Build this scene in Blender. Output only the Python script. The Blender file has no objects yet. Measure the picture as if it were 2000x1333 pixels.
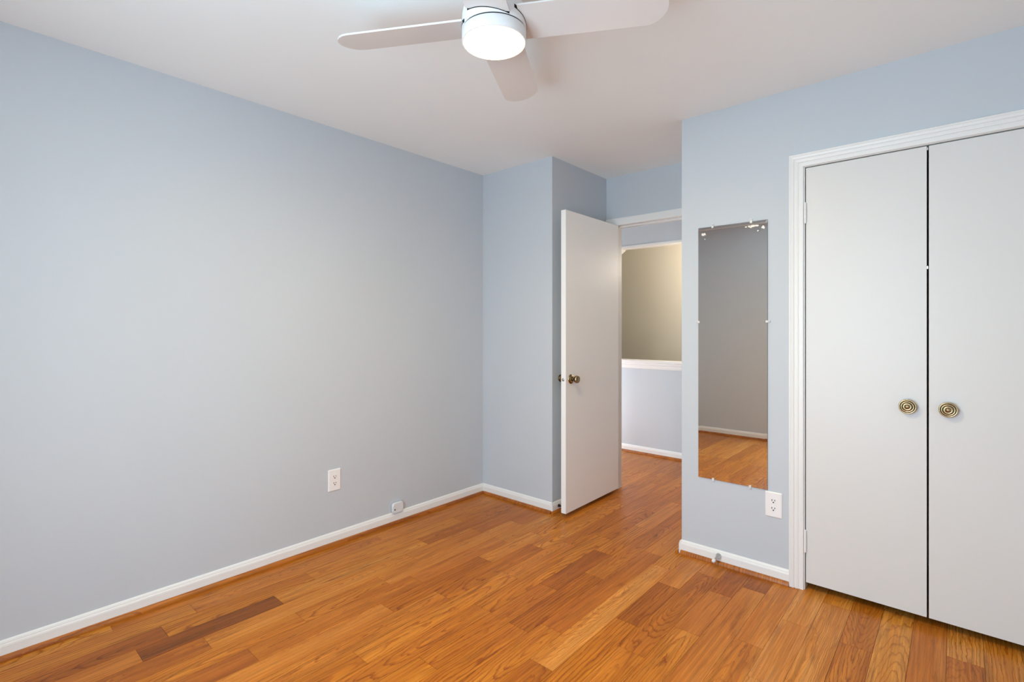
import bpy, bmesh, math, random
from mathutils import Vector, Matrix

SC = bpy.context.scene
COL = SC.collection
R = math.radians

# ------------------------------------------------------------------ camera
cam_d = bpy.data.cameras.new('camera')
cam = bpy.data.objects.new('camera', cam_d)
COL.objects.link(cam)
cam.location = (0, 0, 1.27)
cam.rotation_euler = (R(90), 0, R(41.341))
cam_d.sensor_fit = 'HORIZONTAL'
cam_d.sensor_width = 36.0
cam_d.lens = 990.0 / 2000.0 * 36.0
cam_d.shift_y = -26.5 / 2000.0
cam_d.clip_start = 0.02
SC.camera = cam

# ------------------------------------------------------------------ world, exposure
world = bpy.data.worlds.new('sky')
SC.world = world
world.use_nodes = True
wn = world.node_tree.nodes
bg = wn['Background']
bg.inputs['Strength'].default_value = 9.4
# daylight: bright overcast sky above the horizon, sunlit pale ground below it
_tc = wn.new('ShaderNodeTexCoord')
_sx = wn.new('ShaderNodeSeparateXYZ')
_rp = wn.new('ShaderNodeValToRGB')
_mr = wn.new('ShaderNodeMapRange')
_mr.inputs[1].default_value = -0.25
_mr.inputs[2].default_value = 0.25
world.node_tree.links.new(_tc.outputs['Generated'], _sx.inputs[0])
world.node_tree.links.new(_sx.outputs[2], _mr.inputs[0])
world.node_tree.links.new(_mr.outputs[0], _rp.inputs[0])
world.node_tree.links.new(_rp.outputs[0], bg.inputs['Color'])
_rp.color_ramp.elements[0].position = 0.35
_rp.color_ramp.elements[0].color = (0.755, 1.0, 1.17, 1)
_rp.color_ramp.elements[1].position = 0.65
_rp.color_ramp.elements[1].color = (0.755, 1.0, 1.22, 1)
SC.view_settings.view_transform = 'Standard'
SC.view_settings.look = 'None'
SC.view_settings.gamma = 1.0
SC.view_settings.use_curve_mapping = False
SC.view_settings.exposure = 0.18
SC.cycles.max_bounces = 16
SC.cycles.diffuse_bounces = 10
SC.cycles.sample_clamp_indirect = 6.0
SC.cycles.sample_clamp_direct = 5.0

# window opening in the wall behind the camera
WX0, WX1, WZ0, WZ1 = -1.53, -0.22, 0.30, 2.14
YB = -0.60
XR = 0.95        # right wall


def area_light(name, loc, rot, sx, sy, power, color, portal=False):
    d = bpy.data.lights.new(name, 'AREA')
    d.shape = 'RECTANGLE'
    d.size = sx
    d.size_y = sy
    d.energy = power
    d.color = color
    if portal:
        d.cycles.is_portal = True
    o = bpy.data.objects.new(name, d)
    COL.objects.link(o)
    o.location = loc
    o.rotation_euler = rot
    return o


# daylight portal: guides sky light through the real window opening (emits nothing itself)
area_light('window_portal', ((WX0 + WX1) / 2, YB - 0.09, (WZ0 + WZ1) / 2), (R(90), 0, 0),
           WX1 - WX0, WZ1 - WZ0, 1.0, (1, 1, 1), True)


def point_light(name, loc, power, color, rad):
    d = bpy.data.lights.new(name, 'POINT')
    d.energy = power
    d.color = color
    d.shadow_soft_size = rad
    o = bpy.data.objects.new(name, d)
    COL.objects.link(o)
    o.location = loc
    return o


# stairwell lamp, out of sight to the right; unseen fill added to brighten hall
point_light('stairwell_lamp', (-1.60, 5.22, 1.95), 33.0, (1.0, 0.88, 0.72), 0.1)
point_light('hall_fill_light', (-3.45, 4.05, 0.55), 38.0, (0.93, 0.97, 1.0), 0.2)
LAMP = 215.0        # radiance of the fan's diffuser

# ------------------------------------------------------------------ materials
def mat(name, color, rough=0.5, metal=0.0, spec=0.5, **kw):
    m = bpy.data.materials.new(name)
    m.use_nodes = True
    b = m.node_tree.nodes['Principled BSDF']
    b.inputs['Base Color'].default_value = (*color, 1)
    b.inputs['Roughness'].default_value = rough
    b.inputs['Metallic'].default_value = metal
    b.inputs['Specular IOR Level'].default_value = spec
    for k, v in kw.items():
        b.inputs[k].default_value = v
    return m


def nd(nt, kind, **kw):
    n = nt.nodes.new(kind)
    for k, v in kw.items():
        setattr(n, k, v)
    return n


def math_node(nt, op, a, b=None):
    n = nt.nodes.new('ShaderNodeMath')
    n.operation = op
    for i, v in enumerate((a, b)):
        if v is None:
            continue
        if isinstance(v, (int, float)):
            n.inputs[i].default_value = v
        else:
            nt.links.new(v, n.inputs[i])
    return n.outputs[0]


def mix_color(nt, fac, a, b, blend='MIX'):
    n = nt.nodes.new('ShaderNodeMix')
    n.data_type = 'RGBA'
    n.blend_type = blend
    for idx, v in ((0, fac), (6, a), (7, b)):
        if isinstance(v, (int, float)):
            n.inputs[idx].default_value = v
        elif isinstance(v, tuple):
            n.inputs[idx].default_value = (*v, 1)
        else:
            nt.links.new(v, n.inputs[idx])
    return n.outputs[2]


def paint(name, color, rough, var=0.03, bump=0.04, scale=220.0):
    """rolled wall paint: faint tone variation and an orange-peel bump"""
    m = mat(name, color, rough)
    nt = m.node_tree
    b = nt.nodes['Principled BSDF']
    g = nd(nt, 'ShaderNodeNewGeometry')
    n1 = nd(nt, 'ShaderNodeTexNoise')
    n1.inputs['Scale'].default_value = 1.7
    n1.inputs['Detail'].default_value = 3
    nt.links.new(g.outputs['Position'], n1.inputs['Vector'])
    c = mix_color(nt, n1.outputs['Fac'], tuple(x * (1 - var) for x in color), tuple(min(1, x * (1 + var)) for x in color))
    nt.links.new(c, b.inputs['Base Color'])
    n2 = nd(nt, 'ShaderNodeTexNoise')
    n2.inputs['Scale'].default_value = scale
    n2.inputs['Detail'].default_value = 2
    nt.links.new(g.outputs['Position'], n2.inputs['Vector'])
    bp = nd(nt, 'ShaderNodeBump')
    bp.inputs['Strength'].default_value = bump
    bp.inputs['Distance'].default_value = 0.002
    nt.links.new(n2.outputs['Fac'], bp.inputs['Height'])
    nt.links.new(bp.outputs['Normal'], b.inputs['Normal'])
    return m


M_WALL = paint('blue_grey_wall_paint', (0.545, 0.588, 0.635), 0.55)
M_CEIL = paint('white_ceiling_paint', (0.90, 0.925, 0.92), 0.9)
M_BEIGE = paint('beige_wall_paint', (0.68, 0.615, 0.51), 0.6)
M_TRIM = paint('white_trim_paint', (0.81, 0.81, 0.80), 0.35, 0.01, 0.03, 90)
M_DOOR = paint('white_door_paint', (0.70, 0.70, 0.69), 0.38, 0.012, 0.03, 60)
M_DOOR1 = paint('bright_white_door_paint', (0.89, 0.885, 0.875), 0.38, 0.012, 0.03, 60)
M_DARK = mat('dark_gap', (0.01, 0.009, 0.008), 0.9)
M_SUB = mat('dark_subfloor', (0.05, 0.02, 0.008), 0.9)
M_PLASTIC = mat('white_plastic', (0.86, 0.85, 0.85), 0.3)
M_PLASTIC_GREY = mat('pale_grey_plastic', (0.70, 0.73, 0.77), 0.35)
M_SLOT = mat('black_slot', (0.012, 0.012, 0.012), 0.6)
M_SCREW = mat('screw_metal', (0.6, 0.6, 0.6), 0.35, 1.0)
M_NICKEL = mat('satin_nickel', (0.55, 0.54, 0.52), 0.28, 1.0)
M_BRONZE = mat('dark_bronze', (0.045, 0.032, 0.022), 0.35, 0.8)
M_BRASS = mat('antique_brass', (0.52, 0.40, 0.22), 0.26, 1.0)
M_PATINA = mat('dark_brass_patina', (0.10, 0.075, 0.045), 0.35, 1.0)
M_RUBBER = mat('white_rubber', (0.80, 0.80, 0.80), 0.55)
M_CLIP = mat('clear_plastic', (0.92, 0.93, 0.93), 0.12, 0.0, 0.5, **{'Transmission Weight': 0.25})
M_FAN = mat('white_fan_enamel', (0.80, 0.80, 0.81), 0.42)
M_BLADE = mat('white_fan_blade', (0.74, 0.715, 0.70), 0.45)

# glowing diffuser
M_GLOW = bpy.data.materials.new('lit_frosted_diffuser')
M_GLOW.use_nodes = True
_b = M_GLOW.node_tree.nodes['Principled BSDF']
_b.inputs['Base Color'].default_value = (0.9, 0.88, 0.85, 1)
_b.inputs['Emission Color'].default_value = (1.0, 0.765, 0.40, 1)
_b.inputs['Emission Strength'].default_value = LAMP

# window pane: thin clear glass
M_PANE = bpy.data.materials.new('window_glass')
M_PANE.use_nodes = True
_nt = M_PANE.node_tree
_nt.nodes.remove(_nt.nodes['Principled BSDF'])
_tr = _nt.nodes.new('ShaderNodeBsdfTransparent')
_gl = _nt.nodes.new('ShaderNodeBsdfGlossy')
_gl.inputs['Roughness'].default_value = 0.02
_mx = _nt.nodes.new('ShaderNodeMixShader')
_mx.inputs[0].default_value = 0.06
_nt.links.new(_tr.outputs[0], _mx.inputs[1])
_nt.links.new(_gl.outputs[0], _mx.inputs[2])
_nt.links.new(_mx.outputs[0], _nt.nodes['Material Output'].inputs[0])


def wood_graph(m, tone, seed, uvec, strength=1.0):
    """red oak: tone 0..1 (dark red-brown .. pale straw), seed = colour of three randoms, uvec = (across, along, 0) in metres"""
    nt = m.node_tree
    L = nt.links
    b = nt.nodes['Principled BSDF']
    sep = nd(nt, 'ShaderNodeSeparateXYZ')
    L.new(uvec, sep.inputs[0])
    sc = nd(nt, 'ShaderNodeSeparateColor')
    L.new(seed, sc.inputs[0])
    u, v = sep.outputs[0], sep.outputs[1]
    r1, r2, r3 = sc.outputs[0], sc.outputs[1], sc.outputs[2]

    def noise(su, sv, detail=3.0, rough=0.5, dist=0.0):
        cb = nd(nt, 'ShaderNodeCombineXYZ')
        L.new(math_node(nt, 'ADD', math_node(nt, 'MULTIPLY', u, su), math_node(nt, 'MULTIPLY', r1, 37.0)), cb.inputs[0])
        L.new(math_node(nt, 'ADD', math_node(nt, 'MULTIPLY', v, sv), math_node(nt, 'MULTIPLY', r2, 53.0)), cb.inputs[1])
        L.new(math_node(nt, 'MULTIPLY', r3, 29.0), cb.inputs[2])
        n = nd(nt, 'ShaderNodeTexNoise')
        n.inputs['Scale'].default_value = 1.0
        n.inputs['Detail'].default_value = detail
        n.inputs['Roughness'].default_value = rough
        n.inputs['Distortion'].default_value = dist
        L.new(cb.outputs[0], n.inputs['Vector'])
        return n.outputs['Fac']

    # growth rings: a plane cutting slightly tilted, wobbly cylinders
    wob = math_node(nt, 'MULTIPLY', math_node(nt, 'SUBTRACT', noise(9.0, 1.6, 2.0), 0.5), 0.075)
    wob2 = math_node(nt, 'MULTIPLY', math_node(nt, 'SUBTRACT', noise(40.0, 9.0, 4.0, 0.6), 0.5), 0.018)
    du = math_node(nt, 'ADD', u, math_node(nt, 'MULTIPLY', math_node(nt, 'SUBTRACT', r1, 0.5), 0.13))
    tilt = math_node(nt, 'MULTIPLY', math_node(nt, 'SUBTRACT', r2, 0.5), 0.30)
    depth = math_node(nt, 'ADD', math_node(nt, 'MULTIPLY', math_node(nt, 'SUBTRACT', r3, 0.42), 0.09),
                      math_node(nt, 'MULTIPLY', v, tilt))
    depth = math_node(nt, 'ADD', depth, wob)
    rr = math_node(nt, 'SQRT', math_node(nt, 'ADD', math_node(nt, 'MULTIPLY', du, du), math_node(nt, 'MULTIPLY', depth, depth)))
    rr = math_node(nt, 'ADD', rr, wob2)
    freq = math_node(nt, 'ADD', 62.0, math_node(nt, 'MULTIPLY', math_node(nt, 'POWER', r1, 2.0), 190.0))
    ring = math_node(nt, 'FRACT', math_node(nt, 'MULTIPLY', rr, freq))
    ramp = nd(nt, 'ShaderNodeValToRGB')
    e = ramp.color_ramp.elements
    e[0].position = 0.0
    e[0].color = (0.15, 0.15, 0.15, 1)
    e[1].position = 0.62
    e[1].color = (0.10, 0.10, 0.10, 1)
    for p, c in ((0.86, 0.85), (0.93, 1.0), (1.0, 0.15)):
        q = ramp.color_ramp.elements.new(p)
        q.color = (c, c, c, 1)
    L.new(ring, ramp.inputs[0])
    fine = noise(420.0, 9.0, 2.0, 0.6)
    pores = nd(nt, 'ShaderNodeMapRange')
    pores.inputs[1].default_value = 0.58
    pores.inputs[2].default_value = 0.74
    L.new(fine, pores.inputs[0])
    broad = noise(16.0, 1.1, 3.0, 0.55, 0.4)
    tn = math_node(nt, 'ADD', tone, math_node(nt, 'MULTIPLY', math_node(nt, 'SUBTRACT', broad, 0.5), 0.95))
    base = nd(nt, 'ShaderNodeValToRGB')
    e = base.color_ramp.elements
    e[0].position = 0.0
    e[0].color = (0.200, 0.058, 0.005, 1)
    e[1].position = 1.0
    e[1].color = (0.66, 0.285, 0.045, 1)
    for p, c in ((0.30, (0.365, 0.104, 0.008, 1)), (0.58, (0.49, 0.158, 0.012, 1)), (0.80, (0.59, 0.220, 0.022, 1))):
        q = base.color_ramp.elements.new(p)
        q.color = c
    L.new(tn, base.inputs[0])
    # hue differs from board to board (pinker or yellower), plus streaks and smoky mineral bands along the grain
    hue = mix_color(nt, r1, (1.03, 1.03, 0.85), (0.99, 0.95, 1.40))
    c0 = mix_color(nt, 1.0, base.outputs[0], hue, 'MULTIPLY')
    streak = noise(135.0, 3.5, 3.0, 0.6)
    st = nd(nt, 'ShaderNodeMapRange')
    st.inputs[1].default_value = 0.30
    st.inputs[2].default_value = 0.70
    st.inputs[3].default_value = 0.70
    st.inputs[4].default_value = 1.20
    L.new(streak, st.inputs[0])
    stc = nd(nt, 'ShaderNodeCombineColor')
    for i in range(3):
        L.new(st.outputs[0], stc.inputs[i])
    c0 = mix_color(nt, 1.0, c0, stc.outputs[0], 'MULTIPLY')
    smoke = nd(nt, 'ShaderNodeMapRange')
    smoke.inputs[1].default_value = 0.54
    smoke.inputs[2].default_value = 0.72
    L.new(noise(22.0, 2.6, 4.0, 0.6, 0.8), smoke.inputs[0])
    c0 = mix_color(nt, math_node(nt, 'MULTIPLY', smoke.outputs[0], 0.75), c0, mix_color(nt, 1.0, c0, (0.56, 0.48, 0.42), 'MULTIPLY'))
    amt = math_node(nt, 'MULTIPLY', math_node(nt, 'SUBTRACT', 1.45, r1), 2.4 * strength)
    gf = math_node(nt, 'MULTIPLY', ramp.outputs[0], math_node(nt, 'MINIMUM', 1.0, math_node(nt, 'MULTIPLY', math_node(nt, 'MAXIMUM', 0.05, math_node(nt, 'SUBTRACT', noise(5.0, 2.0), 0.14)), amt)))
    c = mix_color(nt, gf, c0, mix_color(nt, 1.0, c0, (0.52, 0.36, 0.26), 'MULTIPLY'))
    pf = math_node(nt, 'MULTIPLY', pores.outputs[0], 0.6)
    c = mix_color(nt, pf, c, mix_color(nt, 1.0, c0, (0.64, 0.48, 0.34), 'MULTIPLY'))
    L.new(c, b.inputs['Base Color'])
    bp = nd(nt, 'ShaderNodeBump')
    bp.inputs['Strength'].default_value = 0.06
    bp.inputs['Distance'].default_value = 0.001
    L.new(pores.outputs[0], bp.inputs['Height'])
    bp.invert = True
    L.new(bp.outputs['Normal'], b.inputs['Normal'])


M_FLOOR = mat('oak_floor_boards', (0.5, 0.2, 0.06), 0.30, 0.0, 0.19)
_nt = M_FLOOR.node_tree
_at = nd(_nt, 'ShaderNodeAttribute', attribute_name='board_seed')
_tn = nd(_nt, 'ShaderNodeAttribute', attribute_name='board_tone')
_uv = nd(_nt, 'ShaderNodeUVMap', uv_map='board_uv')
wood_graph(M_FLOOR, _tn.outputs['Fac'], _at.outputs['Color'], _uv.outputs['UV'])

M_SHOE = mat('stained_shoe_moulding', (0.4, 0.17, 0.05), 0.35)
_nt = M_SHOE.node_tree
_g = nd(_nt, 'ShaderNodeTexCoord')
_rgb = nd(_nt, 'ShaderNodeRGB')
_rgb.outputs[0].default_value = (0.3, 0.55, 0.8, 1)
_val = nd(_nt, 'ShaderNodeValue')
_val.outputs[0].default_value = 0.42
wood_graph(M_SHOE, _val.outputs[0], _rgb.outputs[0], _g.outputs['Object'], 0.8)

# mirror: silvered glass with desilvered blotches at its upper corners
M_MIRROR = mat('silvered_glass', (0.80, 0.80, 0.785), 0.012, 1.0)
M_MIRROR_EDGE = mat('mirror_edge', (0.10, 0.11, 0.105), 0.3)

# ------------------------------------------------------------------ mesh helpers
def box(bm, x0, x1, y0, y1, z0, z1, mi=0):
    vs = [bm.verts.new(p) for p in ((x0, y0, z0), (x1, y0, z0), (x1, y1, z0), (x0, y1, z0),
                                    (x0, y0, z1), (x1, y0, z1), (x1, y1, z1), (x0, y1, z1))]
    for f in ((3, 2, 1, 0), (4, 5, 6, 7), (0, 1, 5, 4), (1, 2, 6, 5), (2, 3, 7, 6), (3, 0, 4, 7)):
        bm.faces.new([vs[i] for i in f]).material_index = mi
    return vs


def prism(bm, prof, fn, a, b, mi=0):
    """extrude closed profile [(p,q)...] from a to b; fn(p,q,s) -> xyz"""
    r0 = [bm.verts.new(fn(p, q, a)) for p, q in prof]
    r1 = [bm.verts.new(fn(p, q, b)) for p, q in prof]
    n = len(prof)
    for i in range(n):
        j = (i + 1) % n
        bm.faces.new((r0[i], r0[j], r1[j], r1[i])).material_index = mi
    bm.faces.new(r0[::-1]).material_index = mi
    bm.faces.new(r1).material_index = mi


def lathe(bm, prof, origin, axis, seg=32, mats=None, smooth=True):
    """revolve [(r, h)...] about axis through origin"""
    axis = Vector(axis).normalized()
    t = Vector((0, 0, 1)) if abs(axis.z) < 0.9 else Vector((1, 0, 0))
    e1 = axis.cross(t).normalized()
    e2 = axis.cross(e1)
    o = Vector(origin)
    rings = []
    for r, h in prof:
        if r < 1e-6:
            rings.append([bm.verts.new(o + axis * h)])
        else:
            rings.append([bm.verts.new(o + axis * h + (e1 * math.cos(2 * math.pi * k / seg) + e2 * math.sin(2 * math.pi * k / seg)) * r) for k in range(seg)])
    for i in range(len(rings) - 1):
        a, b = rings[i], rings[i + 1]
        for k in range(seg):
            l = (k + 1) % seg
            if len(a) == 1 and len(b) == 1:
                break
            if len(a) == 1:
                f = bm.faces.new((a[0], b[k], b[l]))
            elif len(b) == 1:
                f = bm.faces.new((a[k], b[0], a[l]))
            else:
                f = bm.faces.new((a[k], b[k], b[l], a[l]))
            f.smooth = smooth
            if mats:
                f.material_index = mats[i]


def rounded_rect(w, h, r, seg=5):
    pts = []
    for cx, cy, a0 in ((w / 2 - r, h / 2 - r, 0), (-w / 2 + r, h / 2 - r, 90), (-w / 2 + r, -h / 2 + r, 180), (w / 2 - r, -h / 2 + r, 270)):
        for k in range(seg + 1):
            a = R(a0 + 90 * k / seg)
            pts.append((cx + r * math.cos(a), cy + r * math.sin(a)))
    return pts


def obj(name, bm, mats, parent=None, bevel=0.0, seg=2, sharp=35, origin=None):
    """link bmesh (built in room coordinates) as one mesh object; origin at the parent's base or at the mesh's own base"""
    bmesh.ops.recalc_face_normals(bm, faces=bm.faces[:])
    if origin is None:
        if parent is not None:
            origin = parent['_o'] if '_o' in parent else (0, 0, 0)
        else:
            xs = [v.co for v in bm.verts]
            origin = (sum(v.x for v in xs) / len(xs), sum(v.y for v in xs) / len(xs), min(v.z for v in xs))
    o_ = Vector(origin)
    bmesh.ops.translate(bm, verts=bm.verts[:], vec=-o_)
    me = bpy.data.meshes.new(name)
    bm.to_mesh(me)
    bm.free()
    o = bpy.data.objects.new(name, me)
    COL.objects.link(o)
    for m in (mats if isinstance(mats, (list, tuple)) else [mats]):
        me.materials.append(m)
    if parent is not None:
        po = Vector(parent['_o'])
        o.parent = parent
        o.location = o_ - po
    else:
        o.location = o_
    o['_o'] = tuple(o_)
    if bevel:
        md = o.modifiers.new('bevel', 'BEVEL')
        md.width = bevel
        md.segments = seg
        md.limit_method = 'ANGLE'
        md.angle_limit = R(sharp)
        md.harden_normals = False
    return o


def empty(name, loc):
    o = bpy.data.objects.new(name, None)
    COL.objects.link(o)
    o.location = loc
    o.empty_display_size = 0.05
    o['_o'] = tuple(loc)
    return o


def tag(o, label, cat, group=None, kind=None):
    o['label'] = label
    o['category'] = cat
    if group:
        o['group'] = group
    if kind:
        o['kind'] = kind
    return o


def struct(o, label, cat):
    return tag(o, label, cat, kind='structure')


def BM():
    return bmesh.new()


# ------------------------------------------------------------------ room dimensions
XL = -2.743      # left wall
YS = 2.780       # plane of the closet wall and of the short wall in the corner
XN = -2.080      # side of the door alcove
YF = 3.490       # door wall
XC = -1.170      # corner of the closet block
H = 2.44
YH = 4.690       # hall half wall
T = 0.10

# ------------------------------------------------------------------ floor: boards laid along y
rnd = random.Random(11)
BW = 0.109
X0 = -1.014
joints = {-15: [0.768], -14: [0.631], -13: [0.52, 1.056], -12: [0.722], -11: [1.055, 1.482], -10: [0.813], -8: [1.585],
          -7: [1.077], -6: [1.633], -5: [1.228, 1.98], -4: [1.628, 2.22], -3: [1.714, 2.656], -2: [1.504], -1: [1.965, 2.38],
          0: [1.796], 1: [2.07, 2.465], 2: [2.605], 3: [2.155], 4: [2.432], 5: [2.707], 6: [2.41], 9: [2.58]}
tones = {(-13, 0.52): 0.14, (-12, 0.722): 0.80, (-14, 0.631): 0.66, (-7, 1.077): 0.74, (-5, 1.98): 0.30, (-4, 1.628): 0.40,
         (-2, 1.504): 0.90, (-1, 1.965): 0.34, (0, 1.796): 0.52, (1, 2.07): 0.62, (1, 2.465): 0.30, (6, 2.41): 0.62,
         (-11, 1.055): 0.62, (-10, 0.813): 0.60, (-3, 1.714): 0.45, (-6, 1.633): 0.66, (2, 2.605): 0.36}
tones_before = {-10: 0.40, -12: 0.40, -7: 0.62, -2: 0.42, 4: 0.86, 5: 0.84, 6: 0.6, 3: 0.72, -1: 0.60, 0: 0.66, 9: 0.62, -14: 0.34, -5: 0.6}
bm = BM()
box(bm, -4.2, XR + 0.1, YB - 0.1, YH, -0.10, -0.0035, 1)
uvl = bm.loops.layers.uv.new('board_uv')
recs = []
GAP = 0.0005
k0 = int(math.floor((-4.2 - X0) / BW))
k1 = int(math.ceil((XR + 0.1 - X0) / BW))
for k in range(k0, k1):
    xa, xb = X0 + k * BW, X0 + (k + 1) * BW
    known = sorted(joints.get(k, []))
    ys = list(known) if known else [rnd.uniform(0.0, 2.0)]
    while ys[0] > YB - 0.1:
        ys.insert(0, ys[0] - rnd.uniform(0.45, 1.15))
    while ys[-1] < YH:
        ys.append(ys[-1] + rnd.uniform(0.45, 1.15))
    for a, b in zip(ys[:-1], ys[1:]):
        tone = tones.get((k, a))
        if tone is None:
            tone = tones_before.get(k) if known and abs(b - known[0]) < 1e-6 else None
        if tone is None:
            tone = min(0.98, max(0.26, rnd.gauss(0.67 if k < 4 else 0.86, 0.115)))  # closet-side rows paler: reflection of the white doors put into the tone
        a2, b2 = max(a, YB - 0.1), min(b, YH)
        if b2 - a2 < 0.01:
            continue
        vs = [bm.verts.new(p) for p in ((xa + GAP, a2 + GAP, 0), (xb - GAP, a2 + GAP, 0), (xb - GAP, b2 - GAP, 0), (xa + GAP, b2 - GAP, 0))]
        lo = [bm.verts.new((v.co.x, v.co.y, -0.003)) for v in vs]
        fs = [bm.faces.new(vs)]
        for i in range(4):
            fs.append(bm.faces.new((vs[i], lo[i], lo[(i + 1) % 4], vs[(i + 1) % 4])))
        sd = (rnd.random() if k < 3 else 0.35 + 0.65 * rnd.random(), rnd.random(), rnd.random())  # pinker near the closet: board hue plus the doors' reflected wash painted in
        for f in fs:
            for l in f.loops:
                l[uvl].uv = (l.vert.co.x - (xa + xb) / 2, l.vert.co.y - (a + b) / 2)
            recs.append((tone, sd))
        for f in fs:
            f.material_index = 0
recs = [(0.5, (0.5, 0.5, 0.5))] * (len(bm.faces) - len(recs)) + recs
me = bpy.data.meshes.new('floor')
bm.to_mesh(me)
bm.free()
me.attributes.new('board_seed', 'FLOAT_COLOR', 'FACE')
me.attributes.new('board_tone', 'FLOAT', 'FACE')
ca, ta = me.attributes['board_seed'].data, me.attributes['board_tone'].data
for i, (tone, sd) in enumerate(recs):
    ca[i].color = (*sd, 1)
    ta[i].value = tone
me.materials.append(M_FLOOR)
me.materials.append(M_SUB)
floor = bpy.data.objects.new('floor', me)
COL.objects.link(floor)
floor['_o'] = (0, 0, 0)
struct(floor, 'glossy orange oak strip floor running through the bedroom into the hall', 'floor')

# ------------------------------------------------------------------ ceiling and walls
bm = BM()
box(bm, XL - T, XR + T, YB - T, YF + 0.12, H, H + 0.1)
struct(obj('ceiling', bm, M_CEIL), 'flat white bedroom ceiling above the fan', 'ceiling')

bm = BM()
box(bm, XL - T, XL, YB - T, YS, 0, H)
wl = obj('wall_left', bm, M_WALL)
struct(wl, 'long blank pale blue-grey wall on the left', 'wall')

bm = BM()
box(bm, XL - T, XN, YS, YF + 0.12, 0, H)
struct(obj('wall_alcove', bm, M_WALL), 'short blue-grey wall block forming the outside corner behind the open door', 'wall')

# door wall with its opening
DX0, DX1, DZ = -2.036, -1.190, 2.075
bm = BM()
box(bm, XN, DX0, YF, YF + 0.12, 0, H)
box(bm, DX0, DX1, YF, YF + 0.12, DZ, H)
box(bm, DX1, XR + T, YF, YF + 0.12, 0, H)
struct(obj('wall_door', bm, M_WALL), 'blue-grey wall above and around the bedroom doorway', 'wall')

# closet wall with its opening, and the closet's side
CX0, CX1, CZ = -0.575, 0.382, 2.066
bm = BM()
box(bm, XC, CX0, YS, YS + T, 0, H)
box(bm, CX0, CX1, YS, YS + T, CZ, H)
box(bm, CX1, XR, YS, YS + T, 0, H)
box(bm, XC, XC + T, YS + T, YF, 0, H)
struct(obj('wall_closet', bm, M_WALL), 'blue-grey wall that carries the mirror and the closet doors', 'wall')

bm = BM()
box(bm, XR, XR + T, YB - T, YF, 0, H)
struct(obj('wall_right', bm, M_WALL), 'blue-grey side wall to the right of the closet, outside the frame', 'wall')

bm = BM()
box(bm, XL, WX0, YB - T, YB, 0, H)
box(bm, WX1, XR, YB - T, YB, 0, H)
box(bm, WX0, WX1, YB - T, YB, 0, WZ0)
box(bm, WX0, WX1, YB - T, YB, WZ1, H)
struct(obj('wall_back', bm, M_WALL), 'blue-grey window wall seen reflected in the mirror', 'wall')

# hall and stairwell beyond the door
bm = BM()
box(bm, -4.2, 0.6, YH, YH + 0.12, -1.4, 0.86)
box(bm, -4.2, -2.710, YH, YH + 0.12, 0.86, H)
box(bm, -1.05, 0.6, YH, YH + 0.12, 0.86, H)
box(bm, -2.710, -1.05, YH, YH + 0.12, 2.105, H)
struct(obj('wall_hall', bm, M_WALL), 'blue-grey hall half wall with an opening above it, beyond the doorway', 'wall')
bm = BM()
box(bm, -4.3, -4.2, YF + 0.12, 5.8, -1.4, H)
struct(obj('wall_hall_left', bm, M_WALL), 'hidden end wall of the hall to the left', 'wall')
bm = BM()
box(bm, 0.6, 0.7, YF + 0.12, 5.8, -1.4, H)
struct(obj('wall_hall_right', bm, M_WALL), 'hidden end wall of the hall to the right', 'wall')
bm = BM()
box(bm, -4.2, 0.6, 5.70, 5.80, -1.4, H)
struct(obj('wall_stair', bm, M_BEIGE), 'warmly lit beige stairwell wall seen through the opening above the half wall', 'wall')
bm = BM()
box(bm, -4.3, XL - T, YF, YF + 0.12, 0, H)
struct(obj('wall_hall_near', bm, M_WALL), 'hidden near wall of the hall behind the alcove', 'wall')
bm = BM()
box(bm, -4.3, 0.7, YF + 0.12, 5.8, H, H + 0.1)
struct(obj('ceiling_hall', bm, M_CEIL), 'white ceiling of the hall and stairwell beyond the doorway', 'ceiling')
bm = BM()
box(bm, -4.2, 0.6, YH + 0.12, 5.70, -1.4, -1.3)
struct(obj('floor_stair', bm, M_SUB), 'hidden lower landing of the stairwell', 'floor')

# ------------------------------------------------------------------ baseboards with stained shoe moulding
BASE = [(0, 0), (0.012, 0), (0.012, 0.052), (0.0105, 0.058), (0.0085, 0.061), (0.0085, 0.064), (0.006, 0.070), (0.003, 0.073), (0, 0.074)]
SHOE = [(0.012, 0), (0.028, 0)] + [(0.012 + 0.016 * math.cos(R(a)), 0.020 * math.sin(R(a))) for a in (15, 30, 45, 60, 75, 90)]


def fx(sign, plane):      # board on a plane x = const, extruded along y
    return lambda p, q, s: (plane + sign * p, s, q)


def fy(sign, plane):      # board on a plane y = const, extruded along x
    return lambda p, q, s: (s, plane + sign * p, q)


def baseboard(name, runs, label):
    bm = BM()
    for fn, a, b, _, _ in runs:
        prism(bm, BASE, fn, a, b)
    o = obj(name, bm, M_TRIM)
    struct(o, label, 'baseboard')
    for fn, a, b, da, db in runs:
        bm = BM()
        prism(bm, SHOE, fn, a - da, b + db)
        s = obj('shoe_moulding', bm, M_SHOE, o, origin=tuple(fn(0.02, 0, (a + b) / 2)))
        s['label'] = 'brown stained shoe moulding'
    return o


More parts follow.
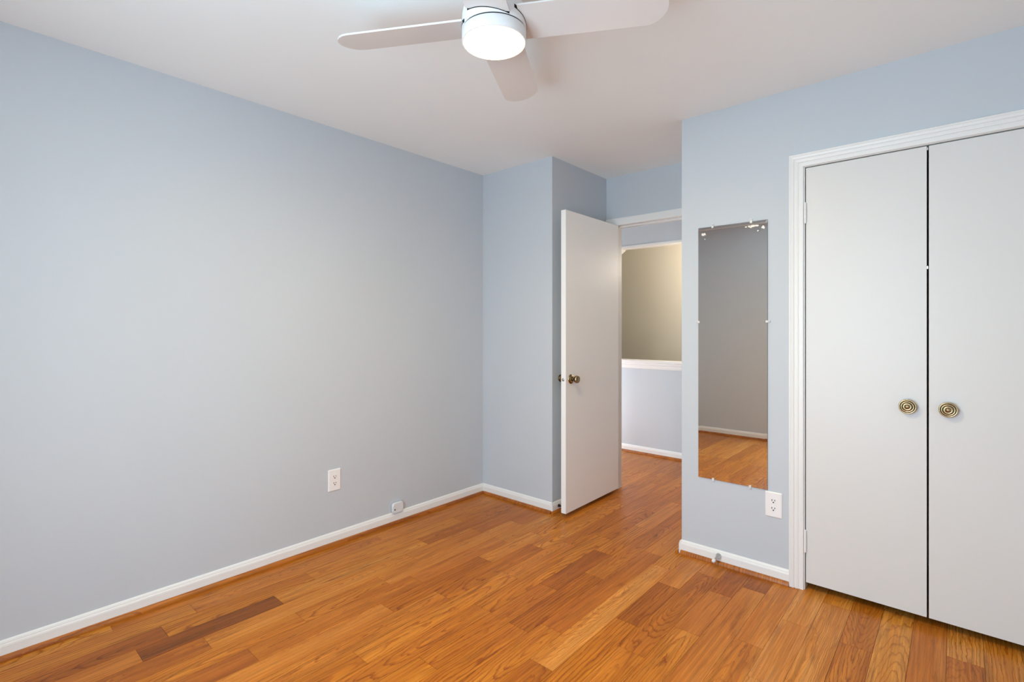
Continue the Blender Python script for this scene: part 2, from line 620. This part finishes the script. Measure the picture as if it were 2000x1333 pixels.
baseboard('baseboard_left', [(fx(1, XL), YB, YS, 0, 0)], 'white baseboard along the long left wall')
baseboard('baseboard_alcove', [(fy(-1, YS), XL + 0.012, XN, -0.016, 0.0), (fx(1, XN), YS - 0.012, YF - 0.015, 0.016, 0)],
          'white baseboard wrapping the outside corner behind the open door')
baseboard('baseboard_closet', [(fy(-1, YS), XC, -0.6225, 0.0, 0), (fx(-1, XC), YS - 0.012, YF - 0.015, 0.016, 0)],
          'white baseboard under the mirror, left of the closet')
baseboard('baseboard_back', [(fy(1, YB), XL + 0.012, XR, -0.016, 0)], 'white baseboard of the back wall, seen in the mirror')
baseboard('baseboard_hall', [(fy(-1, YH), -4.2, 0.6, 0, 0)], 'white baseboard along the hall half wall beyond the doorway')

# ------------------------------------------------------------------ bedroom door frame: casing, jambs and stops
CAS = [(0.000, 0), (0.000, 0.010), (0.004, 0.0135), (0.012, 0.0150), (0.040, 0.0155), (0.050, 0.0155), (0.056, 0.013), (0.058, 0.0)]


def mitred(bm, prof, x0, x1, zt, yface, z0=0.0):
    """casing swept round an opening; prof = (offset outward, depth in front of yface)"""
    rows = []
    for t, d in prof:
        rows.append([bm.verts.new(p) for p in ((x0 - t, yface - d, z0), (x0 - t, yface - d, zt + t), (x1 + t, yface - d, zt + t), (x1 + t, yface - d, z0))])
    n = len(prof)
    for i in range(n):
        j = (i + 1) % n
        for s in range(3):
            bm.faces.new((rows[i][s], rows[i][s + 1], rows[j][s + 1], rows[j][s]))
    for s in (0, 3):
        bm.faces.new([rows[i][s] for i in range(n)])


bm = BM()
mitred(bm, CAS, -2.0225, -1.235, 2.058, YF)
struct(obj('trim_1', bm, M_TRIM), 'flat white casing around the bedroom doorway', 'trim')
bm = BM()
box(bm, -2.036, -2.012, YF, YF + 0.12, 0, 2.061)
box(bm, -1.240, -1.190, YF, YF + 0.12, 0, 2.061)
box(bm, -2.036, -1.190, YF, YF + 0.12, 2.061, 2.075)
box(bm, -2.012, -2.004, YF + 0.045, YF + 0.075, 0, 2.049)
box(bm, -1.253, -1.240, YF + 0.045, YF + 0.075, 0, 2.049)
box(bm, -2.012, -1.240, YF + 0.045, YF + 0.075, 2.049, 2.061)
struct(obj('trim_2', bm, M_TRIM), 'white jamb and stop lining the bedroom doorway', 'trim')

# ------------------------------------------------------------------ knobs
def closet_knob(x, z, parent):
    bm = BM()
    y = 2.782
    prof = [(0.0, 0.0), (0.013, 0.0), (0.011, 0.010), (0.0125, 0.016), (0.0295, 0.019), (0.0315, 0.022), (0.0310, 0.0245), (0.0275, 0.0255),
            (0.0265, 0.0245), (0.0245, 0.0250), (0.0235, 0.0285), (0.0205, 0.0300), (0.0195, 0.0290), (0.0180, 0.0295), (0.0165, 0.0330),
            (0.0110, 0.0352), (0.0100, 0.0340), (0.0072, 0.0340), (0.0062, 0.0365), (0.0, 0.0378)]
    mi = [0] * (len(prof) - 1)
    for i in (0, 1, 2, 3, 8, 9, 12, 13, 16):
        mi[i] = 1
    lathe(bm, prof, (x, y, z), (0, -1, 0), 40, mi)
    k = obj('knob', bm, [M_BRASS, M_PATINA], parent, origin=(x, y, z))
    k['label'] = 'round antique brass knob with concentric rings'
    return k


# ------------------------------------------------------------------ open bedroom door
HX, HY = -1.968, YF - 0.010           # hinge corner of the visible face
ANG = R(0.9)
DW = 0.715
DT = 0.038


def dpt(p, q, z):
    """p along the door from hinge to free edge, q thickness away from the visible face"""
    return (HX + p * math.sin(ANG) - q * math.cos(ANG), HY - p * math.cos(ANG) - q * math.sin(ANG), z)


bm = BM()
vs = [bm.verts.new(dpt(p, q, z)) for z in (0.028, 2.055) for p, q in ((0, 0), (DW, 0), (DW, DT), (0, DT))]
for f in ((3, 2, 1, 0), (4, 5, 6, 7), (0, 1, 5, 4), (1, 2, 6, 5), (2, 3, 7, 6), (3, 0, 4, 7)):
    bm.faces.new([vs[i] for i in f])
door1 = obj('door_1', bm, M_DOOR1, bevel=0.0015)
struct(door1, 'white flush bedroom door standing open against the alcove', 'door')
KP = DW - 0.060
kprof = [(0.0, 0.0), (0.0330, 0.0), (0.0335, 0.003), (0.0310, 0.006), (0.0290, 0.0065), (0.0275, 0.010), (0.0210, 0.014), (0.0150, 0.015), (0.0115, 0.017),
         (0.0105, 0.030), (0.0130, 0.034), (0.0215, 0.037), (0.0255, 0.044), (0.0262, 0.050), (0.0240, 0.057), (0.0215, 0.0585), (0.0205, 0.0580),
         (0.0140, 0.0605), (0.0130, 0.0595), (0.0, 0.0615)]
kmi = [1, 0, 0, 1, 1, 0, 0, 1, 1, 1, 0, 1, 1, 0, 0, 1, 0, 1, 0]
for side in (0, 1):
    bm = BM()
    o_ = dpt(KP, 0 if side == 0 else DT, 0.923)
    ax = (math.cos(ANG), math.sin(ANG), 0) if side == 0 else (-math.cos(ANG), -math.sin(ANG), 0)
    pf = kprof if side == 0 else [(r, h * 0.9) for r, h in kprof]
    lathe(bm, pf, o_, ax, 36, kmi)
    k = obj('knob', bm, [M_BRASS, M_PATINA], door1, origin=o_)
    k['label'] = 'antique brass door knob on a round rosette'
bm = BM()
o_ = dpt(DW, DT * 0.56, 0.920)
lathe(bm, [(0.0105, -0.001), (0.0105, 0.0012), (0.0085, 0.0018), (0.0075, 0.0010), (0.0050, 0.0010), (0.0045, 0.004), (0.0, 0.0045)], o_,
      (math.sin(ANG), -math.cos(ANG), 0), 24)
k = obj('latch', bm, M_NICKEL, door1, origin=o_)
k['label'] = 'round nickel latch in the door edge'

# ------------------------------------------------------------------ closet: casing, jamb, doors
CCAS = [(0.000, 0), (0.000, 0.009), (0.003, 0.011), (0.016, 0.012), (0.018, 0.0095), (0.0205, 0.0095), (0.0225, 0.013), (0.034, 0.0145),
        (0.036, 0.012), (0.0385, 0.012), (0.0405, 0.0155), (0.050, 0.0175), (0.0535, 0.0155), (0.0555, 0.0175), (0.060, 0.0180), (0.062, 0.016), (0.062, 0.0)]
bm = BM()
mitred(bm, CCAS, -0.561, 0.368, 2.049, YS)
struct(obj('trim_3', bm, M_TRIM), 'fluted white casing around the closet doors', 'trim')
bm = BM()
box(bm, -0.575, -0.5565, YS, YS + T, 0, 2.0465)
box(bm, 0.3635, 0.382, YS, YS + T, 0, 2.0465)
box(bm, -0.575, 0.382, YS, YS + T, 2.0465, 2.066)
struct(obj('trim_4', bm, M_TRIM), 'white jamb lining the closet opening', 'trim')


def closet_door(name, x0, x1, kx, label):
    bm = BM()
    box(bm, x0, x1, 2.782, 2.816, 0.036, 2.0415)
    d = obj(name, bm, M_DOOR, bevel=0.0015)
    struct(d, label, 'door')
    closet_knob(kx, 0.929, d)
    return d


d2 = closet_door('door_2', -0.5525, -0.0995, -0.163, 'left leaf of the white flush closet doors')
d3 = closet_door('door_3', -0.0928, 0.3595, -0.030, 'right leaf of the white flush closet doors')


def hinge(z0, z1, parent):
    bm = BM()
    n = 5
    L = (z1 - z0) / n
    prof = [(0.0, z0 - 0.004), (0.003, z0 - 0.003), (0.0045, z0)]
    for i in range(n):
        a, b = z0 + i * L, z0 + (i + 1) * L
        prof += [(0.0058, a + 0.0008), (0.0058, b - 0.0008), (0.0048, b)]
    prof += [(0.0045, z1), (0.003, z1 + 0.003), (0.0, z1 + 0.004)]
    lathe(bm, prof, (-0.5545, 2.7760, 0), (0, 0, 1), 16, smooth=False)
    o = obj('hinge', bm, M_TRIM, parent, origin=(-0.5545, 2.776, z0))
    o['label'] = 'white painted hinge knuckle'


hinge(1.776, 1.872, d2)
hinge(0.184, 0.288, d2)
for zc in (2.030, 1.525):
    bm = BM()
    box(bm, -0.0995, -0.0950, 2.783, 2.797, zc - 0.006, zc + 0.006)
    o = obj('catch', bm, M_NICKEL, d2, origin=(-0.097, 2.79, zc))
    o['label'] = 'small metal catch in the gap between the closet doors'

# ------------------------------------------------------------------ hall half wall cap and opening trim
CAPP = [(-0.13, 0.907), (-0.13, 0.938), (0.030, 0.938), (0.033, 0.934), (0.033, 0.922), (0.030, 0.917), (0.022, 0.914), (0.022, 0.900), (0.019, 0.894),
        (0.014, 0.890), (0.014, 0.874), (0.011, 0.862), (0.0, 0.858), (0.0, 0.86), (-0.12, 0.86), (-0.13, 0.86)]
CAPP = [(-0.135, 0.860), (-0.135, 0.938)] + CAPP[2:12] + [(0.008, 0.856), (0.0, 0.856), (0.0, 0.860)]
bm = BM()
prism(bm, CAPP, fy(-1, YH), -2.710, -1.05)
struct(obj('trim_5', bm, M_TRIM), 'moulded white cap rail along the top of the hall half wall', 'trim')
bm = BM()
box(bm, -2.710, -1.05, YH - 0.006, YH + 0.125, 2.086, 2.105)
prism(bm, [(-2.710, 2.086), (-2.710, 2.040), (-2.690, 2.040), (-2.640, 2.076), (-2.632, 2.086)], lambda p, q, s: (p, s, q), YH - 0.006, YH + 0.125)
box(bm, -2.710, -2.690, YH - 0.006, YH + 0.125, 0.938, 2.040)
struct(obj('trim_6', bm, M_TRIM), 'white bead edging the stairwell opening above the half wall', 'trim')

# ------------------------------------------------------------------ window behind the camera
def window(name, a0, a1, fn, base, label):
    """double sash window; fn(a, d, z): a along the wall, d outward depth from the wall face"""
    w = empty(name, base)
    struct(w, label, 'window')

    def bx(bm, p0, p1, d0, d1, z0, z1):
        c0, c1 = fn(p0, d0, z0), fn(p1, d1, z1)
        box(bm, *sorted((c0[0], c1[0])), *sorted((c0[1], c1[1])), *sorted((c0[2], c1[2])))
    f_ = 0.045
    am, zm_ = (a0 + a1) / 2, (WZ0 + WZ1) / 2
    bm = BM()
    bx(bm, a0, a0 + f_, 0.035, 0.085, WZ0, WZ1)
    bx(bm, a1 - f_, a1, 0.035, 0.085, WZ0, WZ1)
    bx(bm, a0, a1, 0.035, 0.085, WZ0, WZ0 + f_)
    bx(bm, a0, a1, 0.035, 0.085, WZ1 - f_, WZ1)
    bx(bm, am - 0.04, am + 0.04, 0.035, 0.085, WZ0, WZ1)
    bx(bm, a0, a1, 0.035, 0.085, zm_ - 0.02, zm_ + 0.02)
    obj('window_frame', bm, M_TRIM, w)
    bm = BM()
    bx(bm, a0 + f_, a1 - f_, 0.058, 0.062, WZ0 + f_, WZ1 - f_)
    obj('pane', bm, M_PANE, w)
    bm = BM()
    bx(bm, a0 - 0.06, a0, -0.015, 0, WZ0 - 0.06, WZ1 + 0.06)
    bx(bm, a1, a1 + 0.06, -0.015, 0, WZ0 - 0.06, WZ1 + 0.06)
    bx(bm, a0, a1, -0.015, 0, WZ1, WZ1 + 0.06)
    bx(bm, a0, a1, -0.015, 0, WZ0 - 0.06, WZ0 - 0.02)
    bx(bm, a0 - 0.08, a1 + 0.08, -0.035, 0, WZ0 - 0.02, WZ0)
    obj('casing', bm, M_TRIM, w)


window('window_1', WX0, WX1, lambda a, d, z: (a, YB - d, z), ((WX0 + WX1) / 2, YB, WZ0), 'white double window in the back wall behind the viewer')

# ------------------------------------------------------------------ ceiling fan
FX, FY_ = -1.158, 1.226
fan = empty('ceiling_fan', (FX, FY_, 2.20))
tag(fan, 'white four-blade flush ceiling fan with a lit round light', 'ceiling fan')
ZD = 2.220
bm = BM()
lathe(bm, [(0.0, ZD + 0.004), (0.1000, ZD + 0.004), (0.1000, ZD - 0.006), (0.0985, ZD - 0.0078), (0.0925, ZD - 0.0110), (0.080, ZD - 0.0146),
          (0.062, ZD - 0.0180), (0.042, ZD - 0.0205), (0.02, ZD - 0.0218), (0.0, ZD - 0.0222)], (FX, FY_, 0), (0, 0, 1), 64)
o = obj('light_diffuser', bm, M_GLOW, fan)
o['label'] = 'glowing white frosted diffuser'
bm = BM()
lathe(bm, [(0.0, ZD + 0.003), (0.1010, ZD + 0.003), (0.1010, ZD - 0.006), (0.1055, ZD - 0.006), (0.1068, ZD - 0.004), (0.1068, ZD + 0.0305), (0.1060, ZD + 0.0315), (0.0, ZD + 0.0315)],
      (FX, FY_, 0), (0, 0, 1), 64)
obj('light_ring', bm, M_FAN, fan)
bm = BM()
lathe(bm, [(0.0, ZD + 0.0315), (0.1035, ZD + 0.0315), (0.1035, ZD + 0.0365), (0.0, ZD + 0.0365)], (FX, FY_, 0), (0, 0, 1), 64)
o = obj('shadow_gap', bm, M_DARK, fan)
o['label'] = 'dark groove above the light ring'
bm = BM()
lathe(bm, [(0.0, ZD + 0.0365), (0.1060, ZD + 0.0365), (0.1070, ZD + 0.038), (0.1070, ZD + 0.066), (0.1055, ZD + 0.085), (0.1010, ZD + 0.105), (0.0930, ZD + 0.125),
          (0.0820, ZD + 0.142), (0.0740, ZD + 0.155), (0.0720, ZD + 0.170), (0.0, ZD + 0.170)], (FX, FY_, 0), (0, 0, 1), 64)
obj('motor_housing', bm, M_FAN, fan)
bm = BM()
lathe(bm, [(0.0, ZD + 0.170), (0.060, ZD + 0.170), (0.066, ZD + 0.176), (0.085, H - 0.020), (0.088, H - 0.010), (0.088, H - 0.0005), (0.0, H - 0.0005)], (FX, FY_, 0), (0, 0, 1), 48)
obj('canopy', bm, M_FAN, fan)
# one blade along +x, pitched, then copied
ZBL = 2.275
half = [(0.090, 0.073), (0.30, 0.0735), (0.495, 0.0730), (0.515, 0.0690), (0.533, 0.0570), (0.547, 0.0400), (0.556, 0.0200), (0.5585, 0.0)]
outl = half + [(r, -w) for r, w in half[-2::-1]]
me_b = None
PITCH = R(11)
for i, a in enumerate((30, 120, 210, 300)):
    if me_b is None:
        bm = BM()
        top = [bm.verts.new((r, w, 0.003)) for r, w in outl]
        bot = [bm.verts.new((r, w, -0.003)) for r, w in outl]
        bm.faces.new(top)
        bm.faces.new(bot[::-1])
        n = len(outl)
        for j in range(n):
            l = (j + 1) % n
            bm.faces.new((top[j], bot[j], bot[l], top[l]))
        bmesh.ops.rotate(bm, verts=bm.verts[:], cent=(0, 0, 0), matrix=Matrix.Rotation(-PITCH, 3, 'X'))
        bmesh.ops.recalc_face_normals(bm, faces=bm.faces[:])
        me_b = bpy.data.meshes.new('blade')
        bm.to_mesh(me_b)
        bm.free()
        me_b.materials.append(M_BLADE)
        bl = bpy.data.objects.new('blade', me_b)
        bm = BM()
        # dark slot in the housing where the blade enters
        for j in range(13):
            aa = R(-39 + 78 * j / 12)
        ring = []
        for j in range(17):
            aa = R(-40 + 80 * j / 16)
            w = 0.1066 * math.sin(aa)
            zc = -w * math.tan(PITCH)
            for rr_ in (0.1066, 0.1076):
                for dz in (-0.0055, 0.0055):
                    ring.append((rr_ * math.cos(aa), rr_ * math.sin(aa), zc + dz))
        vv = [bm.verts.new(p) for p in ring]
        for j in range(16):
            a0, b0 = j * 4, j * 4 + 4
            for s, t in ((0, 1), (1, 3), (3, 2), (2, 0)):
                bm.faces.new((vv[a0 + s], vv[a0 + t], vv[b0 + t], vv[b0 + s]))
        bmesh.ops.recalc_face_normals(bm, faces=bm.faces[:])
        me_s = bpy.data.meshes.new('slot')
        bm.to_mesh(me_s)
        bm.free()
        me_s.materials.append(M_DARK)
        sl = bpy.data.objects.new('slot', me_s)
    else:
        bl = bl0.copy()
        sl = sl0.copy()
    if i == 0:
        bl0, sl0 = bl, sl
    COL.objects.link(bl)
    COL.objects.link(sl)
    bl.parent = fan
    bl.location = (0, 0, ZBL - 2.20)
    bl.rotation_euler = (0, 0, R(a))
    sl.parent = bl
    sl.location = (0, 0, 0)

# ------------------------------------------------------------------ wall mirror
MX0, MX1, MZ0, MZ1 = -1.0735, -0.7225, 0.448, 1.816
MYF = YS - 0.006
mir = empty('wall_mirror', ((MX0 + MX1) / 2, YS, MZ0))
tag(mir, 'tall narrow frameless mirror with worn upper corners beside the closet', 'mirror')
nt = M_MIRROR.node_tree
b_ = nt.nodes['Principled BSDF']
g_ = nd(nt, 'ShaderNodeNewGeometry')
nz = nd(nt, 'ShaderNodeTexNoise')
nz.inputs['Scale'].default_value = 130.0
nz.inputs['Detail'].default_value = 4.0
nt.links.new(g_.outputs['Position'], nz.inputs['Vector'])
blotch = None
for (px, pz, sx, sz, amp) in ((MX0 + 0.030, MZ1 - 0.038, 0.011, 0.008, 1.0), (MX0 + 0.036, MZ1 - 0.064, 0.003, 0.003, 1.0),
                              (MX1 - 0.070, MZ1 - 0.024, 0.045, 0.010, 0.78), (MX1 - 0.045, MZ1 - 0.052, 0.007, 0.004, 0.9),
                              (MX1 - 0.020, MZ1 - 0.036, 0.012, 0.016, 0.72)):
    mp = nd(nt, 'ShaderNodeVectorMath', operation='SUBTRACT')
    nt.links.new(g_.outputs['Position'], mp.inputs[0])
    mp.inputs[1].default_value = (px, MYF, pz)
    dv = nd(nt, 'ShaderNodeVectorMath', operation='MULTIPLY')
    nt.links.new(mp.outputs[0], dv.inputs[0])
    dv.inputs[1].default_value = (1 / sx, 0, 1 / sz)
    ln = nd(nt, 'ShaderNodeVectorMath', operation='LENGTH')
    nt.links.new(dv.outputs[0], ln.inputs[0])
    fall = math_node(nt, 'SUBTRACT', amp, math_node(nt, 'MULTIPLY', ln.outputs['Value'], 0.5))
    blotch = fall if blotch is None else math_node(nt, 'MAXIMUM', blotch, fall)
msk = nd(nt, 'ShaderNodeMapRange')
msk.inputs[1].default_value = 0.98
msk.inputs[2].default_value = 1.06
nt.links.new(math_node(nt, 'ADD', blotch, nz.outputs['Fac']), msk.inputs[0])
nt.links.new(mix_color(nt, msk.outputs[0], (0.80, 0.80, 0.785), (0.80, 0.77, 0.74)), b_.inputs['Base Color'])
nt.links.new(math_node(nt, 'SUBTRACT', 1.0, msk.outputs[0]), b_.inputs['Metallic'])
nt.links.new(math_node(nt, 'ADD', 0.012, math_node(nt, 'MULTIPLY', msk.outputs[0], 0.5)), b_.inputs['Roughness'])
bm = BM()
bw = 0.012
lift = 0.00010
oc = [(MX0, MZ0), (MX1, MZ0), (MX1, MZ1), (MX0, MZ1)]
ic = [(MX0 + bw, MZ0 + bw), (MX1 - bw, MZ0 + bw), (MX1 - bw, MZ1 - bw), (MX0 + bw, MZ1 - bw)]
vo = [bm.verts.new((x, MYF - lift, z)) for x, z in oc]
vi = [bm.verts.new((x, MYF, z)) for x, z in ic]
vb = [bm.verts.new((x, YS - 0.0008, z)) for x, z in oc]
bm.faces.new(vi)
for i in range(4):
    j = (i + 1) % 4
    bm.faces.new((vo[i], vo[j], vi[j], vi[i]))
    bm.faces.new((vb[i], vb[j], vo[j], vo[i])).material_index = 1
bm.faces.new(vb).material_index = 1
obj('mirror_glass', bm, [M_MIRROR, M_MIRROR_EDGE], mir)


def clip(x, z, dx, dz):
    """clear mirror clip: foot on the wall outside the glass, lip over its edge; (dx,dz) points inward"""
    bm = BM()
    w = 0.0055
    tx, tz = abs(dz), abs(dx)
    def bx(a, b, y0, y1):
        xs = sorted((x + dx * a, x + dx * b)) if dx else (x - w, x + w)
        zs = sorted((z + dz * a, z + dz * b)) if dz else (z - w, z + w)
        box(bm, xs[0], xs[1], y0, y1, zs[0], zs[1])
    bx(-0.013, -0.0008, YS - 0.0075, YS - 0.0006)
    bx(-0.0022, 0.008, YS - 0.0095, YS - 0.0066)
    c = obj('clip', bm, M_CLIP, mir, bevel=0.0008, origin=(x, YS - 0.005, z))
    c['label'] = 'small clear plastic mirror clip'
    bm = BM()
    lathe(bm, [(0.0028, 0.0), (0.0028, 0.0012), (0.0, 0.0018)], (x - dx * 0.008, YS - 0.0075, z - dz * 0.008), (0, -1, 0), 12)
    s = obj('screw', bm, M_SCREW, c, origin=(x - dx * 0.008, YS - 0.0075, z - dz * 0.008))


clip(-0.996, MZ1, 0, -1)
clip(-0.800, MZ1, 0, -1)
clip(MX0, 1.300, 1, 0)
clip(MX1, 1.300, -1, 0)
clip(-0.993, MZ0, 0, 1)
clip(-0.805, MZ0, 0, 1)

# ------------------------------------------------------------------ wall outlets
def outlet(origin, rotz, label):
    """duplex outlet facing local -y, centred on its root"""
    t = bpy.data.objects.new('wall_outlet', None)
    COL.objects.link(t)
    t.location = origin
    t.rotation_euler = (0, 0, rotz)
    t.empty_display_size = 0.03
    t['_o'] = (0, 0, 0)
    tag(t, label, 'outlet', 'white wall outlets')
    bm = BM()
    W, Hh = 0.078, 0.126
    fr = [bm.verts.new((x, -0.0005, z)) for x, z in rounded_rect(W, Hh, 0.003, 3)]
    md = [bm.verts.new((x, -0.0035, z)) for x, z in rounded_rect(W, Hh, 0.003, 3)]
    tp = [bm.verts.new((x, -0.0065, z)) for x, z in rounded_rect(W - 0.008, Hh - 0.008, 0.003, 3)]
    n = len(fr)
    for a, b in ((fr, md), (md, tp)):
        for i in range(n):
            bm.faces.new((a[i], a[(i + 1) % n], b[(i + 1) % n], b[i]))
    bm.faces.new(tp)
    bm.faces.new(fr[::-1])
    obj('plate', bm, M_PLASTIC, t, origin=(0, 0, 0))
    for s in (1, -1):
        zc = 0.0195 * s
        bm = BM()
        pr = [(x, z) for x, z in rounded_rect(0.034, 0.028, 0.011, 5)]
        prism(bm, pr, lambda p, q, y: (p, y, q + zc), -0.0078, -0.0060)
        rc = obj('receptacle', bm, M_PLASTIC, t, origin=(0, -0.007, zc))
        bm = BM()
        box(bm, -0.0082, -0.0052, -0.0084, -0.0070, zc - 0.0010, zc + 0.0078)
        box(bm, 0.0052, 0.0082, -0.0084, -0.0070, zc - 0.0000, zc + 0.0070)
        prism(bm, [(0.0033 * math.cos(R(a)), -0.0072 + 0.0034 * math.sin(R(a))) for a in range(0, 360, 30)],
              lambda p, q, y: (p, y, q + zc), -0.0084, -0.0070)
        sl_ = obj('slot', bm, M_SLOT, rc, origin=(0, -0.007, zc))
        sl_['label'] = 'black prong slots'
    bm = BM()
    lathe(bm, [(0.0032, 0.0), (0.0030, 0.0010), (0.0, 0.0014)], (0, -0.0063, 0), (0, -1, 0), 14)
    obj('screw', bm, M_PLASTIC, t, origin=(0, -0.0063, 0))
    return t


outlet((XL, 1.541, 0.377), R(90), 'white duplex outlet on the long left wall')
outlet((-0.6945, YS, 0.380), 0.0, 'white duplex outlet under the mirror beside the closet casing')

# ------------------------------------------------------------------ cable box above the left baseboard
cb = empty('cable_box', (XL, 1.977, 0.064))
tag(cb, 'small rounded white cable box sitting on the left baseboard', 'cable box')
bm = BM()
pr = rounded_rect(0.082, 0.066, 0.016, 6)
lo = [bm.verts.new((XL + 0.0005, 1.977 + p, 0.104 + q)) for p, q in pr]
mdv = [bm.verts.new((XL + 0.021, 1.977 + p, 0.104 + q)) for p, q in pr]
hi = [bm.verts.new((XL + 0.025, 1.977 + p * 0.92, 0.104 + q * 0.92)) for p, q in pr]
n = len(pr)
for a, b in ((lo, mdv), (mdv, hi)):
    for i in range(n):
        f = bm.faces.new((a[i], a[(i + 1) % n], b[(i + 1) % n], b[i]))
        f.smooth = True
bm.faces.new(hi)
bm.faces.new(lo[::-1])
obj('cover', bm, M_PLASTIC_GREY, cb)
bm = BM()
lathe(bm, [(0.0045, -0.002), (0.0045, 0.0008), (0.0, 0.0010)], (XL + 0.0252, 1.950, 0.096), (1, 0, 0), 16)
o = obj('cable_hole', bm, M_SLOT, cb)
o['label'] = 'small black cable hole'

# ------------------------------------------------------------------ door stops
def door_stop(base, axis, m_body, m_tip, label, L=0.088, rb=0.0150):
    t = empty('door_stop', base)
    tag(t, label, 'door stop', 'door stops on the baseboards')
    bm = BM()
    lathe(bm, [(0.0, 0.0), (rb, 0.0), (rb, 0.003), (rb * 0.92, 0.006), (rb * 0.70, 0.016), (rb * 0.50, 0.028), (rb * 0.40, 0.040), (rb * 0.36, L * 0.72), (0.0, L * 0.72)], base, axis, 24)
    obj('post', bm, m_body, t)
    bm = BM()
    a = L * 0.715
    lathe(bm, [(0.0, a), (rb * 0.50, a), (rb * 0.62, a + 0.003), (rb * 0.62, a + 0.014), (rb * 0.52, a + 0.018), (0.0, a + 0.019)], base, axis, 20)
    o = obj('rubber_tip', bm, m_tip, t)
    return t


door_stop((-0.962, YS - 0.0122, 0.046), (0, -1, 0), M_NICKEL, M_RUBBER, 'satin nickel door stop on the baseboard below the mirror')
door_stop((XN + 0.0122, 2.836, 0.042), (1, 0, 0), M_BRONZE, M_BRONZE, 'dark door stop on the alcove baseboard behind the open door', 0.060, 0.010)

for o in bpy.data.objects:
    if '_o' in o:
        del o['_o']
